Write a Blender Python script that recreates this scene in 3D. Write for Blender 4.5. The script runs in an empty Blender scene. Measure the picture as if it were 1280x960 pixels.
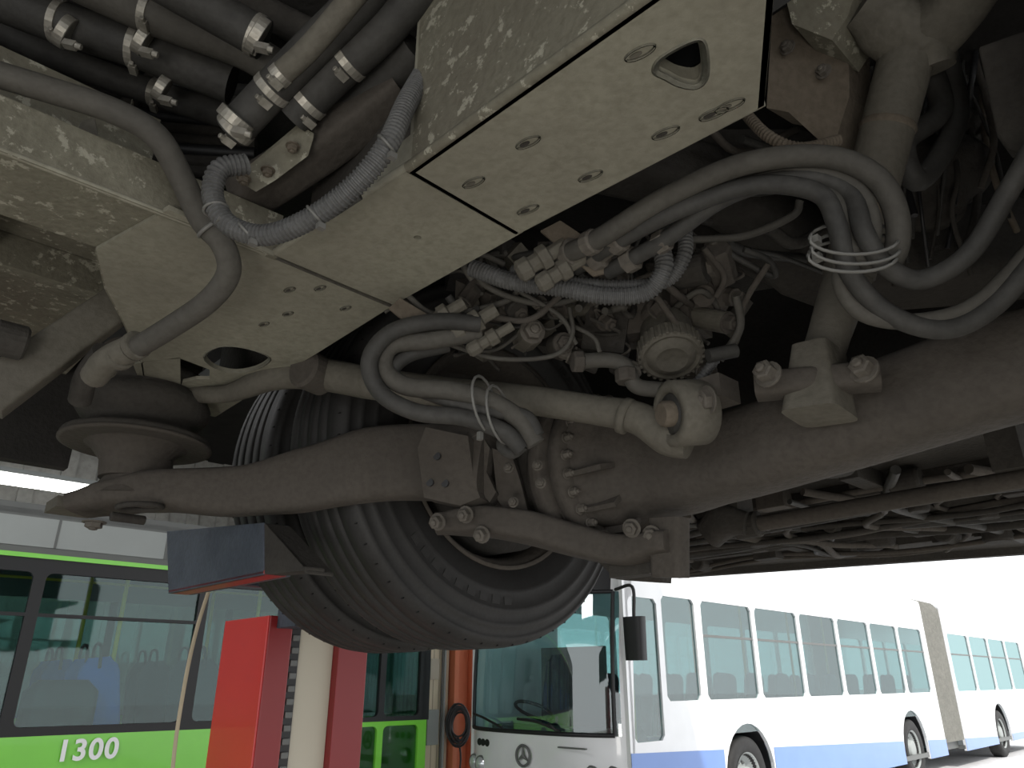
import bpy, math, random, bmesh
from mathutils import Vector, Matrix
from mathutils.geometry import tessellate_polygon
random.seed(7)
F=924.0; TH=math.radians(21.8); CAM=Vector((0,0,1.6)); az=math.radians(43)
A=Vector((-math.sin(az),math.cos(az),0)); L=Vector((math.cos(az),math.sin(az),0)); U=Vector((0,0,1))
def B(a,l,h): return CAM+A*a+L*l+U*h
def ray(px,py):
    rx=(px-640)/F; u=(480-py)/F
    return Vector((rx,math.cos(TH)-u*math.sin(TH),math.sin(TH)+u*math.cos(TH)))
def S(px,py,t): return CAM+ray(px,py)*t
def onH(px,py,h): r=ray(px,py); return CAM+r*(h/r.z)
def onA(px,py,a): r=ray(px,py); return CAM+r*(a/r.dot(A))
def onL(px,py,l): r=ray(px,py); return CAM+r*(l/r.dot(L))

# ---------------- materials
def newmat(name):
    m=bpy.data.materials.new(name); m.use_nodes=True
    nt=m.node_tree; b=nt.nodes['Principled BSDF']; return m,nt,b
def grime(name,c1,c2,scale=6,rough=.85,bump=.2,chip=None,chipt=.62,fine=90,metal=0,chips=45,dirt=None,dirt2=None):
    m,nt,b=newmat(name); N=nt.nodes; K=nt.links
    tc=N.new('ShaderNodeTexCoord')
    n1=N.new('ShaderNodeTexNoise'); n1.inputs['Scale'].default_value=scale; n1.inputs['Detail'].default_value=8; n1.inputs['Roughness'].default_value=.65
    n2=N.new('ShaderNodeTexNoise'); n2.inputs['Scale'].default_value=fine; n2.inputs['Detail'].default_value=4
    K.new(tc.outputs['Object'],n1.inputs['Vector']); K.new(tc.outputs['Object'],n2.inputs['Vector'])
    cr=N.new('ShaderNodeValToRGB'); cr.color_ramp.elements[0].position=.3; cr.color_ramp.elements[1].position=.7
    cr.color_ramp.elements[0].color=(*c1,1); cr.color_ramp.elements[1].color=(*c2,1)
    K.new(n1.outputs['Fac'],cr.inputs['Fac'])
    mx=N.new('ShaderNodeMixRGB'); mx.blend_type='MULTIPLY'; mx.inputs['Fac'].default_value=.45
    r2=N.new('ShaderNodeValToRGB'); r2.color_ramp.elements[0].position=.3; r2.color_ramp.elements[1].position=.6
    r2.color_ramp.elements[0].color=(.55,.53,.5,1); r2.color_ramp.elements[1].color=(1,1,1,1)
    K.new(n2.outputs['Fac'],r2.inputs['Fac']); K.new(cr.outputs['Color'],mx.inputs[1]); K.new(r2.outputs['Color'],mx.inputs[2])
    out=mx.outputs[0]
    def layer(out,scale,thr,soft,col,rough_=.75,amount=1):
        n3=N.new('ShaderNodeTexNoise'); n3.inputs['Scale'].default_value=scale; n3.inputs['Detail'].default_value=9; n3.inputs['Roughness'].default_value=rough_
        K.new(tc.outputs['Object'],n3.inputs['Vector'])
        r3=N.new('ShaderNodeValToRGB'); r3.color_ramp.elements[0].position=thr-soft; r3.color_ramp.elements[1].position=thr
        r3.color_ramp.elements[0].color=(0,0,0,1); r3.color_ramp.elements[1].color=(amount,amount,amount,1)
        K.new(n3.outputs['Fac'],r3.inputs['Fac'])
        m3=N.new('ShaderNodeMixRGB'); K.new(r3.outputs['Color'],m3.inputs['Fac']); K.new(out,m3.inputs[1]); m3.inputs[2].default_value=(*col,1)
        return m3.outputs[0]
    if dirt: out=layer(out,3.2,.68,.28,dirt,.6,amount=.6)
    if dirt2: out=layer(out,30,.66,.12,dirt2,.65,amount=.4)
    if chip: out=layer(out,chips,chipt,.04,chip,.68,amount=.85)
    K.new(out,b.inputs['Base Color']); b.inputs['Roughness'].default_value=rough; b.inputs['Metallic'].default_value=metal
    b.inputs['Specular IOR Level'].default_value=.3
    bp=N.new('ShaderNodeBump'); bp.inputs['Strength'].default_value=bump; bp.inputs['Distance'].default_value=.01
    ad=N.new('ShaderNodeMath'); K.new(n1.outputs['Fac'],ad.inputs[0]); K.new(n2.outputs['Fac'],ad.inputs[1])
    K.new(ad.outputs[0],bp.inputs['Height']); K.new(bp.outputs['Normal'],b.inputs['Normal'])
    return m
def plain(name,c,rough=.5,metal=0,emit=0,coat=0):
    m,nt,b=newmat(name)
    n=nt.nodes.new('ShaderNodeTexNoise'); n.inputs['Scale'].default_value=3; n.inputs['Detail'].default_value=4
    tc=nt.nodes.new('ShaderNodeTexCoord'); nt.links.new(tc.outputs['Object'],n.inputs['Vector'])
    r=nt.nodes.new('ShaderNodeValToRGB'); r.color_ramp.elements[0].color=(*[x*.88 for x in c],1); r.color_ramp.elements[1].color=(*[min(1,x*1.06) for x in c],1)
    nt.links.new(n.outputs['Fac'],r.inputs['Fac']); nt.links.new(r.outputs['Color'],b.inputs['Base Color'])
    b.inputs['Roughness'].default_value=rough; b.inputs['Metallic'].default_value=metal
    if coat: b.inputs['Coat Weight'].default_value=coat
    if emit: b.inputs['Emission Color'].default_value=(*c,1); b.inputs['Emission Strength'].default_value=emit
    return m
def glassm(name,tint,trans=.6,gl=(.85,.9,.9)):
    m=bpy.data.materials.new(name); m.use_nodes=True; nt=m.node_tree; N=nt.nodes; N.clear()
    o=N.new('ShaderNodeOutputMaterial'); t=N.new('ShaderNodeBsdfTransparent'); t.inputs[0].default_value=(*tint,1)
    g=N.new('ShaderNodeBsdfGlossy'); g.inputs['Roughness'].default_value=.03; g.inputs[0].default_value=(*gl,1)
    x=N.new('ShaderNodeMixShader'); x.inputs[0].default_value=1-trans
    nt.links.new(t.outputs[0],x.inputs[1]); nt.links.new(g.outputs[0],x.inputs[2]); nt.links.new(x.outputs[0],o.inputs[0]); return m

M_frame=grime('frame_paint',(.205,.197,.155),(.245,.236,.188),3,.8,.12,dirt=(.12,.11,.088),dirt2=(.14,.13,.10))
M_framer=grime('frame_paint_flaking',(.125,.118,.09),(.165,.156,.12),6,.85,.25,chip=(.265,.255,.205),chipt=.61,chips=38,dirt=(.085,.075,.058))
M_cast=grime('dusty_cast_iron',(.054,.047,.040),(.082,.072,.061),6,.9,.25,dirt=(.033,.029,.025))
M_castd=grime('dark_cast_iron_and_shade',(.026,.0235,.021),(.046,.042,.036),8,.9,.3)
M_brown=grime('brown_dust_metal',(.078,.064,.048),(.12,.10,.077),7,.9,.3)
M_rod=grime('dusty_rod_paint',(.085,.078,.062),(.13,.12,.098),7,.8,.2,dirt=(.05,.045,.038))
M_hose=grime('dusty_rubber_hose',(.024,.0235,.022),(.050,.048,.044),12,.68,.12)
M_hoset=grime('tan_dusty_hose',(.054,.050,.043),(.082,.077,.066),10,.75,.15,dirt=(.036,.034,.03))
M_corr=grime('grey_corrugated_plastic',(.058,.058,.058),(.094,.094,.092),14,.55,.08)
M_dark=grime('dark_underbody',(.012,.0115,.0105),(.026,.024,.022),5,.9,.3)
M_pan=grime('underbody_panel',(.036,.033,.029),(.062,.057,.05),4,.9,.3)
M_tyre=grime('tyre_rubber',(.017,.0165,.016),(.029,.028,.027),9,.62,.05,fine=140)
M_groove=grime('tyre_groove',(.003,.003,.003),(.005,.005,.005),9,.9,.05)
M_steel=grime('clamp_steel',(.22,.21,.18),(.38,.36,.32),20,.42,.1,metal=.5)
M_bolt=grime('bolt_steel',(.065,.058,.049),(.115,.103,.088),20,.7,.15)
M_tie=plain('cable_tie_plastic',(.11,.108,.10),.5)
M_blk=plain('black_plastic_and_shade',(.012,.012,.013),.5)
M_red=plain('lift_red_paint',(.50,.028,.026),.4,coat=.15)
M_redd=plain('lift_red_dark_and_shaded',(.22,.012,.014),.4)
M_cream=plain('cream_paint',(.50,.46,.37),.5)
M_navy=grime('lift_fork_paint',(.035,.042,.058),(.065,.076,.098),9,.5,.1,chip=(.13,.10,.08),chipt=.70)
M_rust=grime('rusty_steel',(.18,.09,.05),(.3,.2,.15),12,.8,.2)
M_green=plain('lime_green_paint',(.20,.66,.05),.3,coat=.5)
M_white=plain('white_bus_paint',(.80,.81,.82),.25,coat=.5)
M_blue=plain('blue_bus_paint',(.13,.25,.58),.3,coat=.5)
M_grey=plain('grey_bus_trim',(.12,.125,.12),.5)
M_lgrey=plain('light_grey_trim',(.30,.32,.31),.5)
M_glass=glassm('bus_glass',(.62,.78,.76),.95)
M_sglass=glassm('tinted_side_glass',(.48,.62,.62),.82)
M_scr=glassm('windscreen_glass',(.62,.8,.8),.84)
M_yel=plain('yellow_handrail',(.75,.5,.03),.4)
M_seat=plain('blue_seat',(.01,.12,.55),.8)
M_seatg=plain('dark_seat',(.03,.035,.05),.8)
M_lamp=plain('tube_light',(1,1,.95),.5,emit=14)
M_hl=plain('headlamp_glass',(.75,.78,.8),.1,metal=.5)
M_orange=plain('orange_column_paint',(.50,.15,.07),.6)
M_rope=plain('rope',(.4,.34,.24),.9)
M_txt=plain('white_lettering',(.95,.95,.95),.5)
M_bell=grime('bus_bellows_rubber',(.20,.20,.18),(.27,.265,.24),10,.8,.1)

# ---------------- mesh builder
class Obj:
    def __init__(s,name): s.n=name; s.v=[]; s.f=[]; s.mi=[]; s.sm=[]; s.mats=[]
    def add(s,vs,fs,mat,smooth=False):
        if mat not in s.mats: s.mats.append(mat)
        k=s.mats.index(mat); o=len(s.v); s.v+= [tuple(x) for x in vs]
        for f in fs: s.f.append([i+o for i in f]); s.mi.append(k); s.sm.append(smooth)
    def done(s,bevel=0,parent=None,name=None):
        n=name or s.n
        c=Vector((0,0,0))
        for v in s.v: c+=Vector(v)
        c/=max(1,len(s.v))
        me=bpy.data.meshes.new(n); me.from_pydata([tuple(Vector(v)-c) for v in s.v],[],s.f)
        for m in s.mats: me.materials.append(m)
        for p,k,sm in zip(me.polygons,s.mi,s.sm): p.material_index=k; p.use_smooth=sm
        bm=bmesh.new(); bm.from_mesh(me); bmesh.ops.recalc_face_normals(bm,faces=bm.faces); bm.to_mesh(me); bm.free()
        ob=bpy.data.objects.new(n,me); ob.location=c; bpy.context.scene.collection.objects.link(ob)
        if bevel:
            md=ob.modifiers.new('Bevel','BEVEL'); md.width=bevel; md.segments=2; md.limit_method='ANGLE'; md.angle_limit=math.radians(40)
        if parent: ob.parent=parent; ob.matrix_parent_inverse=parent.matrix_world.inverted()
        return ob
def frame(d,up=U):
    d=d.normalized()
    if abs(d.dot(up))>.98: up=A
    x=d.cross(up).normalized(); y=x.cross(d).normalized(); return x,y
def box(o,c,ex,ey,ez,mat):
    vs=[c+ex*i+ey*j+ez*k for i in(-1,1) for j in(-1,1) for k in(-1,1)]
    o.add(vs,[(0,1,3,2),(4,6,7,5),(0,4,5,1),(2,3,7,6),(0,2,6,4),(1,5,7,3)],mat)
def bbox(o,a0,a1,l0,l1,h0,h1,mat):
    box(o,B((a0+a1)/2,(l0+l1)/2,(h0+h1)/2),A*((a1-a0)/2),L*((l1-l0)/2),U*((h1-h0)/2),mat)
def prism(o,pts,ext,mat,holes=()):
    loops=[list(pts)]+[list(h) for h in holes]
    flat=[p for lp in loops for p in lp]
    tri=tessellate_polygon(loops); n=len(flat)
    vs=flat+[p+ext for p in flat]; fs=[tuple(t) for t in tri]+[tuple(i+n for i in t[::-1]) for t in tri]
    k=0
    for lp in loops:
        m=len(lp)
        for i in range(m): fs.append((k+i,k+(i+1)%m,k+(i+1)%m+n,k+i+n))
        k+=m
    o.add(vs,fs,mat)
def cat(P,res):
    P=[Vector(p) for p in P]; 
    if len(P)==2:
        return [P[0].lerp(P[1],i/res) for i in range(res+1)]
    Q=[P[0]*2-P[1]]+P+[P[-1]*2-P[-2]]; out=[]
    for i in range(1,len(Q)-2):
        a,b,c,d=Q[i-1],Q[i],Q[i+1],Q[i+2]
        for k in range(res):
            t=k/res; out.append(.5*((2*b)+(c-a)*t+(2*a-5*b+4*c-d)*t*t+(3*b-a-3*c+d)*t**3))
    out.append(P[-1]); return out
def loopcat(P,res):
    n=len(P); out=[]
    for i in range(n):
        a,b,c,d=P[i-1],P[i],P[(i+1)%n],P[(i+2)%n]
        for k in range(res):
            t=k/res; out.append(.5*((2*b)+(c-a)*t+(2*a-5*b+4*c-d)*t*t+(3*b-a-3*c+d)*t**3))
    return out
def sweep(o,pts,rad,mat,seg=14,cap=True,smooth=True):
    n=len(pts); vs=[]; fs=[]; x=None
    for i,p in enumerate(pts):
        d=(pts[min(i+1,n-1)]-pts[max(i-1,0)])
        if d.length<1e-9: d=Vector((0,0,1))
        d.normalize()
        if x is None: x,_=frame(d)
        else:
            x=x-d*x.dot(d); x.normalize()
        y=d.cross(x); r=rad[i] if hasattr(rad,'__len__') else rad
        for k in range(seg):
            th=2*math.pi*k/seg; vs.append(p+(x*math.cos(th)+y*math.sin(th))*r)
    for i in range(n-1):
        for k in range(seg):
            k2=(k+1)%seg; fs.append((i*seg+k,i*seg+k2,(i+1)*seg+k2,(i+1)*seg+k))
    o.add(vs,fs,mat,smooth)
    if cap:
        o.add(vs[:seg],[tuple(range(seg))],mat); o.add(vs[-seg:],[tuple(range(seg))],mat)
def tube(o,P,r,mat,seg=14,res=8):
    if hasattr(r,'__len__'):
        rr=[]; m=len(r)
        for i in range(m-1):
            for k in range(res): rr.append(r[i]+(r[i+1]-r[i])*k/res)
        rr.append(r[-1]); sweep(o,cat(P,res),rr,mat,seg)
    else: sweep(o,cat(P,res),r,mat,seg)
def resample(pts,step):
    out=[pts[0]]; acc=0
    for i in range(len(pts)-1):
        a,b=pts[i],pts[i+1]; d=(b-a).length; pos=0
        while acc+(d-pos)>=step:
            pos+=step-acc; acc=0; out.append(a.lerp(b,pos/d))
        acc+=d-pos
    return out
def corr(o,P,r,mat,pitch=.0062,seg=14):
    pts=resample(cat(P,16),pitch/4); rr=[r*(1.06,1.06,.92,.92)[i%4] for i in range(len(pts))]
    sweep(o,pts,rr,mat,seg,smooth=False)
def hose(o,pp,rpx,mat,seg=14,res=8,c=False):
    P=[S(*p) for p in pp]; t=sum(p[2] for p in pp)/len(pp); r=rpx*t/F
    if c: corr(o,P,r,mat,seg=seg)
    else: tube(o,P,r,mat,seg,res)
    return P,r
def lathe(o,c,ax,prof,mat,seg=32,smooth=True,closed=False,caps=True):
    x,y=frame(ax); ax=ax.normalized(); n=len(prof); vs=[]; fs=[]
    for (r,z) in prof:
        for k in range(seg):
            th=2*math.pi*k/seg; vs.append(c+ax*z+(x*math.cos(th)+y*math.sin(th))*r)
    rng=n if closed else n-1
    for i in range(rng):
        j=(i+1)%n
        for k in range(seg):
            k2=(k+1)%seg; fs.append((i*seg+k,i*seg+k2,j*seg+k2,j*seg+k))
    o.add(vs,fs,mat,smooth)
    if caps and not closed:
        if prof[0][0]>1e-5: o.add(vs[:seg],[tuple(range(seg))],mat)
        if prof[-1][0]>1e-5: o.add(vs[-seg:],[tuple(range(seg))],mat)
def cyl(o,c,ax,r,h,mat,seg=20):
    b=min(r,h)*.15
    lathe(o,c,ax,[(r-b,-h/2),(r,-h/2+b),(r,h/2-b),(r-b,h/2)],mat,seg,smooth=False)
def hexb(o,c,ax,r,h,mat=None):
    mat=mat or M_bolt; ax=ax.normalized()
    cyl(o,c+ax*h*.1,ax,r*1.35,h*.2,mat,16)
    lathe(o,c+ax*h*.2,ax,[(r,0),(r,h*.7),(r*.8,h*.8)],mat,6,False)
    lathe(o,c+ax*h*.9,ax,[(r*.5,0),(r*.5,h*.3),(r*.3,h*.4)],mat,10,False)
def torus(o,c,ax,R,r,mat,seg=32,s2=10,arc=1.0,sx=1.0):
    x,y=frame(ax); pts=[]
    n=int(seg*arc)
    for k in range(n+1):
        th=2*math.pi*arc*k/n; pts.append(c+x*math.cos(th)*R*sx+y*math.sin(th)*R)
    sweep(o,pts,r,mat,s2,cap=arc<1)
def loft(o,centers,hw,hh,up,mat,n=24,e=3.0,res=1):
    if res>1:
        C=cat(centers,res); w=[];h=[]
        for i in range(len(centers)-1):
            for k in range(res):
                f=k/res; f=f*f*(3-2*f); w.append(hw[i]+(hw[i+1]-hw[i])*f); h.append(hh[i]+(hh[i+1]-hh[i])*f)
        w.append(hw[-1]); h.append(hh[-1])
    else: C=centers;w=hw;h=hh
    vs=[];fs=[];m=len(C)
    for i,c in enumerate(C):
        d=(C[min(i+1,m-1)]-C[max(i-1,0)]).normalized(); x=d.cross(up).normalized(); y=x.cross(d).normalized()
        for k in range(n):
            th=2*math.pi*(k+.5)/n; ct,st=math.cos(th),math.sin(th)
            vs.append(c+x*w[i]*math.copysign(abs(ct)**(2/e),ct)+y*h[i]*math.copysign(abs(st)**(2/e),st))
    for i in range(m-1):
        for k in range(n):
            k2=(k+1)%n; fs.append((i*n+k,i*n+k2,(i+1)*n+k2,(i+1)*n+k))
    o.add(vs,fs,mat,True); o.add(vs[:n],[tuple(range(n))],mat); o.add(vs[-n:],[tuple(range(n))],mat)
def clamp(o,p,d,r,mat=None):
    mat=mat or M_steel; d=d.normalized(); x,y=frame(d)
    lathe(o,p,d,[(r*1.02,-.0065),(r*1.05,-.006),(r*1.05,.006),(r*1.02,.0065)],mat,24,False)
    s=-1 if random.random()<.5 else 1
    q=p-U*(r*1.12)+x*s*r*.3
    box(o,q,x*.009,d*.006,y*.004,mat); cyl(o,q+x*.012,x,.004,.008,mat,8)
def circle(c,x,y,rx,ry,n=20): return [c+x*rx*math.cos(2*math.pi*k/n)+y*ry*math.sin(2*math.pi*k/n) for k in range(n)]

# ================= CHASSIS FRAME
o=Obj('bus_chassis_frame'); h0=.62
def P2(lst,h=h0): return [onH(x,y,h) for x,y in lst]
hole=loopcat(P2([(817,90),(826,72),(868,50),(882,58),(884,95),(872,110),(850,108),(832,99)]),4)
prism(o,P2([(510,215),(645,293),(800,213),(955,132),(958,100),(972,-60),(895,-60)]),U*.008,M_frame,[hole])
sweep(o,[p+U*.006 for p in hole+[hole[0]]],.007,M_frame,8,cap=False)
prism(o,hole,U*.03,M_frame,[[p.lerp(sum(hole,Vector())/len(hole),.04) for p in hole]])
prism(o,[onH(510,215,h0),onH(895,-60,h0),onH(895,-60,h0)+U*.42,onH(510,215,h0)+U*.42],L*.008,M_framer)
e9=U*.009
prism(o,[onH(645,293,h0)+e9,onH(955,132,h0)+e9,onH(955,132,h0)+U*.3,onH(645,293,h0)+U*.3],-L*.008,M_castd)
prism(o,[onH(955,132,h0),onH(972,-60,h0),onH(972,-60,h0)+U*.25,onH(955,132,h0)+U*.25],A*.008,M_frame)
prism(o,[onH(510,215,h0),onH(645,293,h0),onH(645,293,h0)+U*.4,onH(510,215,h0)+U*.4],-A*.006,M_frame)
tube(o,[onH(510,215,h0)+U*.007,onH(645,293,h0)+U*.007],.006,M_frame,8,2)
tube(o,[onH(510,215,h0)+U*.007,onH(895,-60,h0)+U*.007],.0075,M_framer,10,2)
tube(o,[onH(955,132,h0)+U*.006,onH(645,293,h0)+U*.006],.006,M_frame,10,2)
bbox(o,.1,.66,.46,.62,.68,.70,M_blk)  # black sheet added inside the beam, stands for the shade behind the hole
h1=.6235
def P3(lst): return [onH(x,y,h1) for x,y in lst]
d1=onH(522,297,h1)
q=P3([(343,321),(514,211),(654,290),(492,381)])
prism(o,q,U*.008,M_frame,[circle(d1,A,L,.006,.006,12)])
prism(o,[q[0]+e9,q[1]+e9,q[1]+U*.06,q[0]+U*.02],L*.008,M_frame)
prism(o,[q[0]+L*.05+e9,q[1]+L*.05+e9,q[1]+U*.32+L*.05,q[0]+U*.32+L*.05],L*.008,M_castd)  # near face lies in shadow: shade put in as a dark material
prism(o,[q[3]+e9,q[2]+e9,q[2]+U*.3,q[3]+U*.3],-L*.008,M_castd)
tube(o,[q[0]+U*.007,q[1]+U*.007],.007,M_frame,10,2)
bbox(o,.7,1.0,.45,.62,.68,.69,M_blk)  # same black sheet for the shade inside this section
h2=.622
def P4(lst): return [onH(x,y,h2) for x,y in lst]
ho=[loopcat(P4([(255,446),(272,434),(300,434),(328,442),(338,450),(322,461),(295,466),(268,460)]),3)]
out=P4([(300,300),(345,321),(488,383),(268,521),(248,514),(232,503),(224,490),(228,478),(245,474),(262,474),(262,462),(225,448),(178,452),(150,393),(132,360),(120,312),(210,262)])
prism(o,out,U*.008,M_frame,ho)
sweep(o,[p+U*.004 for p in ho[0]+[ho[0][0]]],.005,M_frame,8,cap=False)
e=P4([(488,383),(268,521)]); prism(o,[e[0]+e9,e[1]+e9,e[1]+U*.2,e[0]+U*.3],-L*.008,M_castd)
tube(o,[e[0]+U*.006,e[1]+U*.006],.006,M_frame,10,2)
e=P4([(178,452),(150,393),(132,360),(120,312)])
for i in range(3): prism(o,[e[i],e[i+1],e[i+1]+U*.3,e[i]+U*.3],A*.006,M_framer)
e=P4([(178,452),(185,500),(268,521)]); prism(o,[e[0],e[1],e[1]+U*.01,e[0]+U*.2],A*.008,M_frame)
prism(o,P4([(166,455),(225,447),(226,497),(268,521),(186,505)]),U*.006,M_frame)
tube(o,[onH(345,322,h2),onH(488,382,h2)],.0032,M_rod,8,4)
prism(o,[B(1.0,-.9,.628),B(1.0,.42,.628),B(1.17,.30,.628),B(1.17,-.9,.628)],U*.008,M_framer)
bbox(o,.995,1.003,-.9,.42,.62,.70,M_framer)
bbox(o,1.16,1.168,-.9,.25,.63,.9,M_framer)
tube(o,[B(.999,-.9,.624),B(.999,.40,.624)],.005,M_frame,10,4)
def slot(x,y,h,rx=.017,ry=.0065):
    c=onH(x,y,h-.0005); d=(A*.95-L*.2).normalized(); e_=d.cross(U)
    pts=circle(c,d,e_,rx,ry,18); sweep(o,pts+[pts[0]],.0018,M_frame,6,cap=False)
    prism(o,circle(c-U*.0008+d*rx*.3,d,e_,rx*.45,ry*.5,10),U*.001,M_castd if random.random()<.5 else M_rod)
for (x,y) in [(660,178),(738,220),(592,228),(660,262),(800,66),(832,166),(892,142),(912,132)]: slot(x,y,h0)
for (x,y) in [(360,392),(330,405),(432,385),(362,362),(400,360)]: slot(x,y,h2,.012,.005)
o.done(.0015)

# ================= UNDERBODY
o=Obj('bus_underbody')
bbox(o,-.45,2.15,-2.5,3.3,1.12,1.16,M_dark)
hr=.53
R1=onH(842,722,hr-.03); R2=onH(1285,692,hr-.03); R3=onH(1500,680,hr-.03)
prism(o,[B(2.15,1.9,hr),R1+U*.03,R2+U*.03,R3+U*.03,B(-.45,1.9,hr)],U*.04,M_pan)
bbox(o,-.45,2.15,1.88,1.92,hr,1.15,M_dark)
for p,q_ in ((R1,R2),(R2,R3)): prism(o,[p,q_,q_+U*1.1,p+U*1.1],L*.05,M_pan)
bbox(o,2.11,2.15,1.9,3.0,.5,1.6,M_pan)
bbox(o,2.11,2.15,-2.5,.42,.5,1.6,M_dark)
bbox(o,2.11,2.15,.42,1.9,1.05,1.6,M_dark)
bbox(o,-.45,-.41,-2.5,.42,.95,1.6,M_dark); bbox(o,-.45,-.41,1.9,3.5,.5,1.6,M_pan)
bbox(o,-.45,-.41,.42,1.9,1.05,1.6,M_dark)
for i,l in enumerate([2.15,2.5,2.85,3.1]):
    bbox(o,-.4,2.1,l,l+.05,.49,.53,M_pan if i%2 else M_castd)
for a in [.1,.75,1.4,1.95]: bbox(o,a,a+.05,1.92,3.1,.485,.53,M_castd)
for k in range(60):
    a=random.uniform(-.3,1.95); l=random.uniform(1.95,3.1); s=random.uniform(.02,.08)
    if k%3: bbox(o,a,a+s*1.6,l,l+s,.485-s*.3,.53,random.choice([M_cast,M_castd,M_pan,M_castd]))
    else: cyl(o,B(a,l,.49),random.choice([A,L,U]),s*.6,s*1.4,M_castd)
for k in range(14):
    l=random.uniform(2.0,3.1); P=[B(-.4+i*.5,l+random.uniform(-.06,.06),.47+random.uniform(-.02,.02)) for i in range(6)]
    tube(o,P,random.uniform(.006,.016),random.choice([M_hose,M_castd,M_castd,M_cast]),10,6)
for k in range(12):
    a=random.uniform(0,1.9); P=[B(a+random.uniform(-.12,.12),1.95+i*.25,.475+random.uniform(-.02,.02)) for i in range(6)]
    tube(o,P,random.uniform(.006,.014),random.choice([M_hose,M_cast]),8,5)
prism(o,[B(1.2,-.9,.80),B(2.1,-.9,.80),B(2.1,.38,.80),B(1.2,.38,.80)],U*.01,M_framer)
for l in (-.3,.05,.33): bbox(o,1.17,2.1,l,l+.035,.74,.80,M_framer)
bbox(o,1.55,1.58,-.9,.38,.73,.8,M_framer)
o.done(.002)
o=Obj('anti_roll_bar')
P=[onL(898,664,1.78),onL(935,657,1.78),onL(1280,598,1.78),onL(1450,566,1.78)]
tube(o,P,.020,M_cast,18,6); cyl(o,P[1],A,.034,.07,M_castd)
loft(o,[onL(885,670,1.75),onL(905,652,1.75),onL(935,655,1.76)],[.03,.04,.03],[.04,.045,.03],U,M_castd,16,3,4)
cyl(o,onL(1040,580,1.7),U,.05,.05,M_castd,24)
for a in (.35,1.0): bbox(o,a,a+.06,1.74,1.82,.40,.53,M_castd)
o.done(.002)
o=Obj('outrigger_brace')
p0=S(-20,500,1.25);p1=S(152,378,1.42)
loft(o,[p0,p1],[.030,.026],[.038,.033],U,M_rod,20,8)
for f in (.3,.7): hexb(o,p0.lerp(p1,f)-U*.038,-U,.007,.006)
prism(o,[p1+A*.03,p1-A*.05,p1-A*.05+U*.2,p1+A*.03+U*.2],L*.01,M_framer)
cyl(o,S(12,425,1.25),L,.03,.05,M_castd); 
o.done(.002)

# ================= AIR SPRING
o=Obj('air_spring')
c=S(172,552,1.69); s=.95
pr=[(.0,-.012),(.15,-.012),(.163,-.008),(.166,.0),(.163,.006),(.150,.012),(.13,.018),(.118,.03),(.116,.04),(.135,.05),(.15,.07),(.152,.09),(.142,.11),(.125,.12),(.13,.13),(.145,.145),(.14,.16),(.1,.17)]
lathe(o,c,U,[(r*s,z*s) for r,z in pr],M_castd,48)
lathe(o,c-U*.014,U,[(.152,0),(.160,.002),(.160,.006),(.152,.01)],M_cast,48)
lathe(o,c,U,[(.115,-.01),(.095,-.02),(.07,-.05),(.065,-.09)],M_cast,32)
lathe(o,c,U,[(.06,.16),(.06,.2),(.11,.2),(.11,.215)],M_cast,32)
o.done()
o=Obj('air_spring.001')
c=S(1165,250,1.5)
lathe(o,c,U,[(.02,-.05),(.05,-.045),(.06,-.02),(.08,0),(.11,.02),(.12,.05),(.11,.075),(.085,.085),(.11,.1),(.125,.13),(.11,.155),(.08,.165),(.09,.18),(.09,.3)],M_castd,40)
o.done()

# ================= WHEELS
def wheel(name,a0,sgn):
    o=Obj(name)
    for off in (0,.335):
        ac=a0+sgn*(off+.135)
        c=B(ac,1.25,.55)
        half=[(.285,.105),(.292,.122),(.315,.128),(.318,.131),(.345,.136),(.35,.1395),(.356,.138),(.39,.140),(.395,.1435),(.40,.140),(.425,.136),(.43,.1395),(.436,.134),(.455,.126),(.458,.129),(.468,.121),(.474,.112),(.478,.10)]
        prof=[(r,-x) for r,x in half]
        for g in (-.066,-.024,.024,.066):
            prof+=[(.4805,g-.0045),(.4675,g-.003),(.4675,g+.003),(.4805,g+.0045)]
        prof+=[(r,x) for r,x in half[::-1]]
        lathe(o,c,A,prof,M_tyre,96,caps=False)
        for g in (-.066,-.024,.024,.066):
            lathe(o,c,A,[(.472,g-.0042),(.4688,g),(.472,g+.0042)],M_groove,96,caps=False)
        for k in range(60):
            th=2*math.pi*k/60
            for sx in (-1,1):
                d=L*math.cos(th)+U*math.sin(th); tdir=-L*math.sin(th)+U*math.cos(th)
                box(o,c+d*.4735+A*sx*.111,tdir*.0012,d*.002,A*.004,M_groove)
        for k in range(18):
            th=2*math.pi*(k%9)/60+ (3.9 if k<9 else .8)
            d=L*math.cos(th)+U*math.sin(th); tdir=-L*math.sin(th)+U*math.cos(th)
            for sx in(-1,1): box(o,c+d*.373+A*sx*.1385,tdir*.012,d*.009,A*.002,M_tyre)
        lathe(o,c,A,[(.288,-.125),(.298,-.128),(.298,-.12),(.28,-.115),(.265,-.08),(.26,0),(.265,.08),(.28,.115),(.298,.12),(.298,.128),(.288,.125)],M_cast,64,caps=False)
        lathe(o,c,A,[(.262,sgn*.02),(.2,sgn*.05),(.14,sgn*.06),(.13,sgn*.06),(.0,sgn*.07)],M_castd,48,caps=False)
    return o.done()
wheel('dual_rear_wheel',1.37,1)
wheel('dual_rear_wheel.001',.03,-1)

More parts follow.
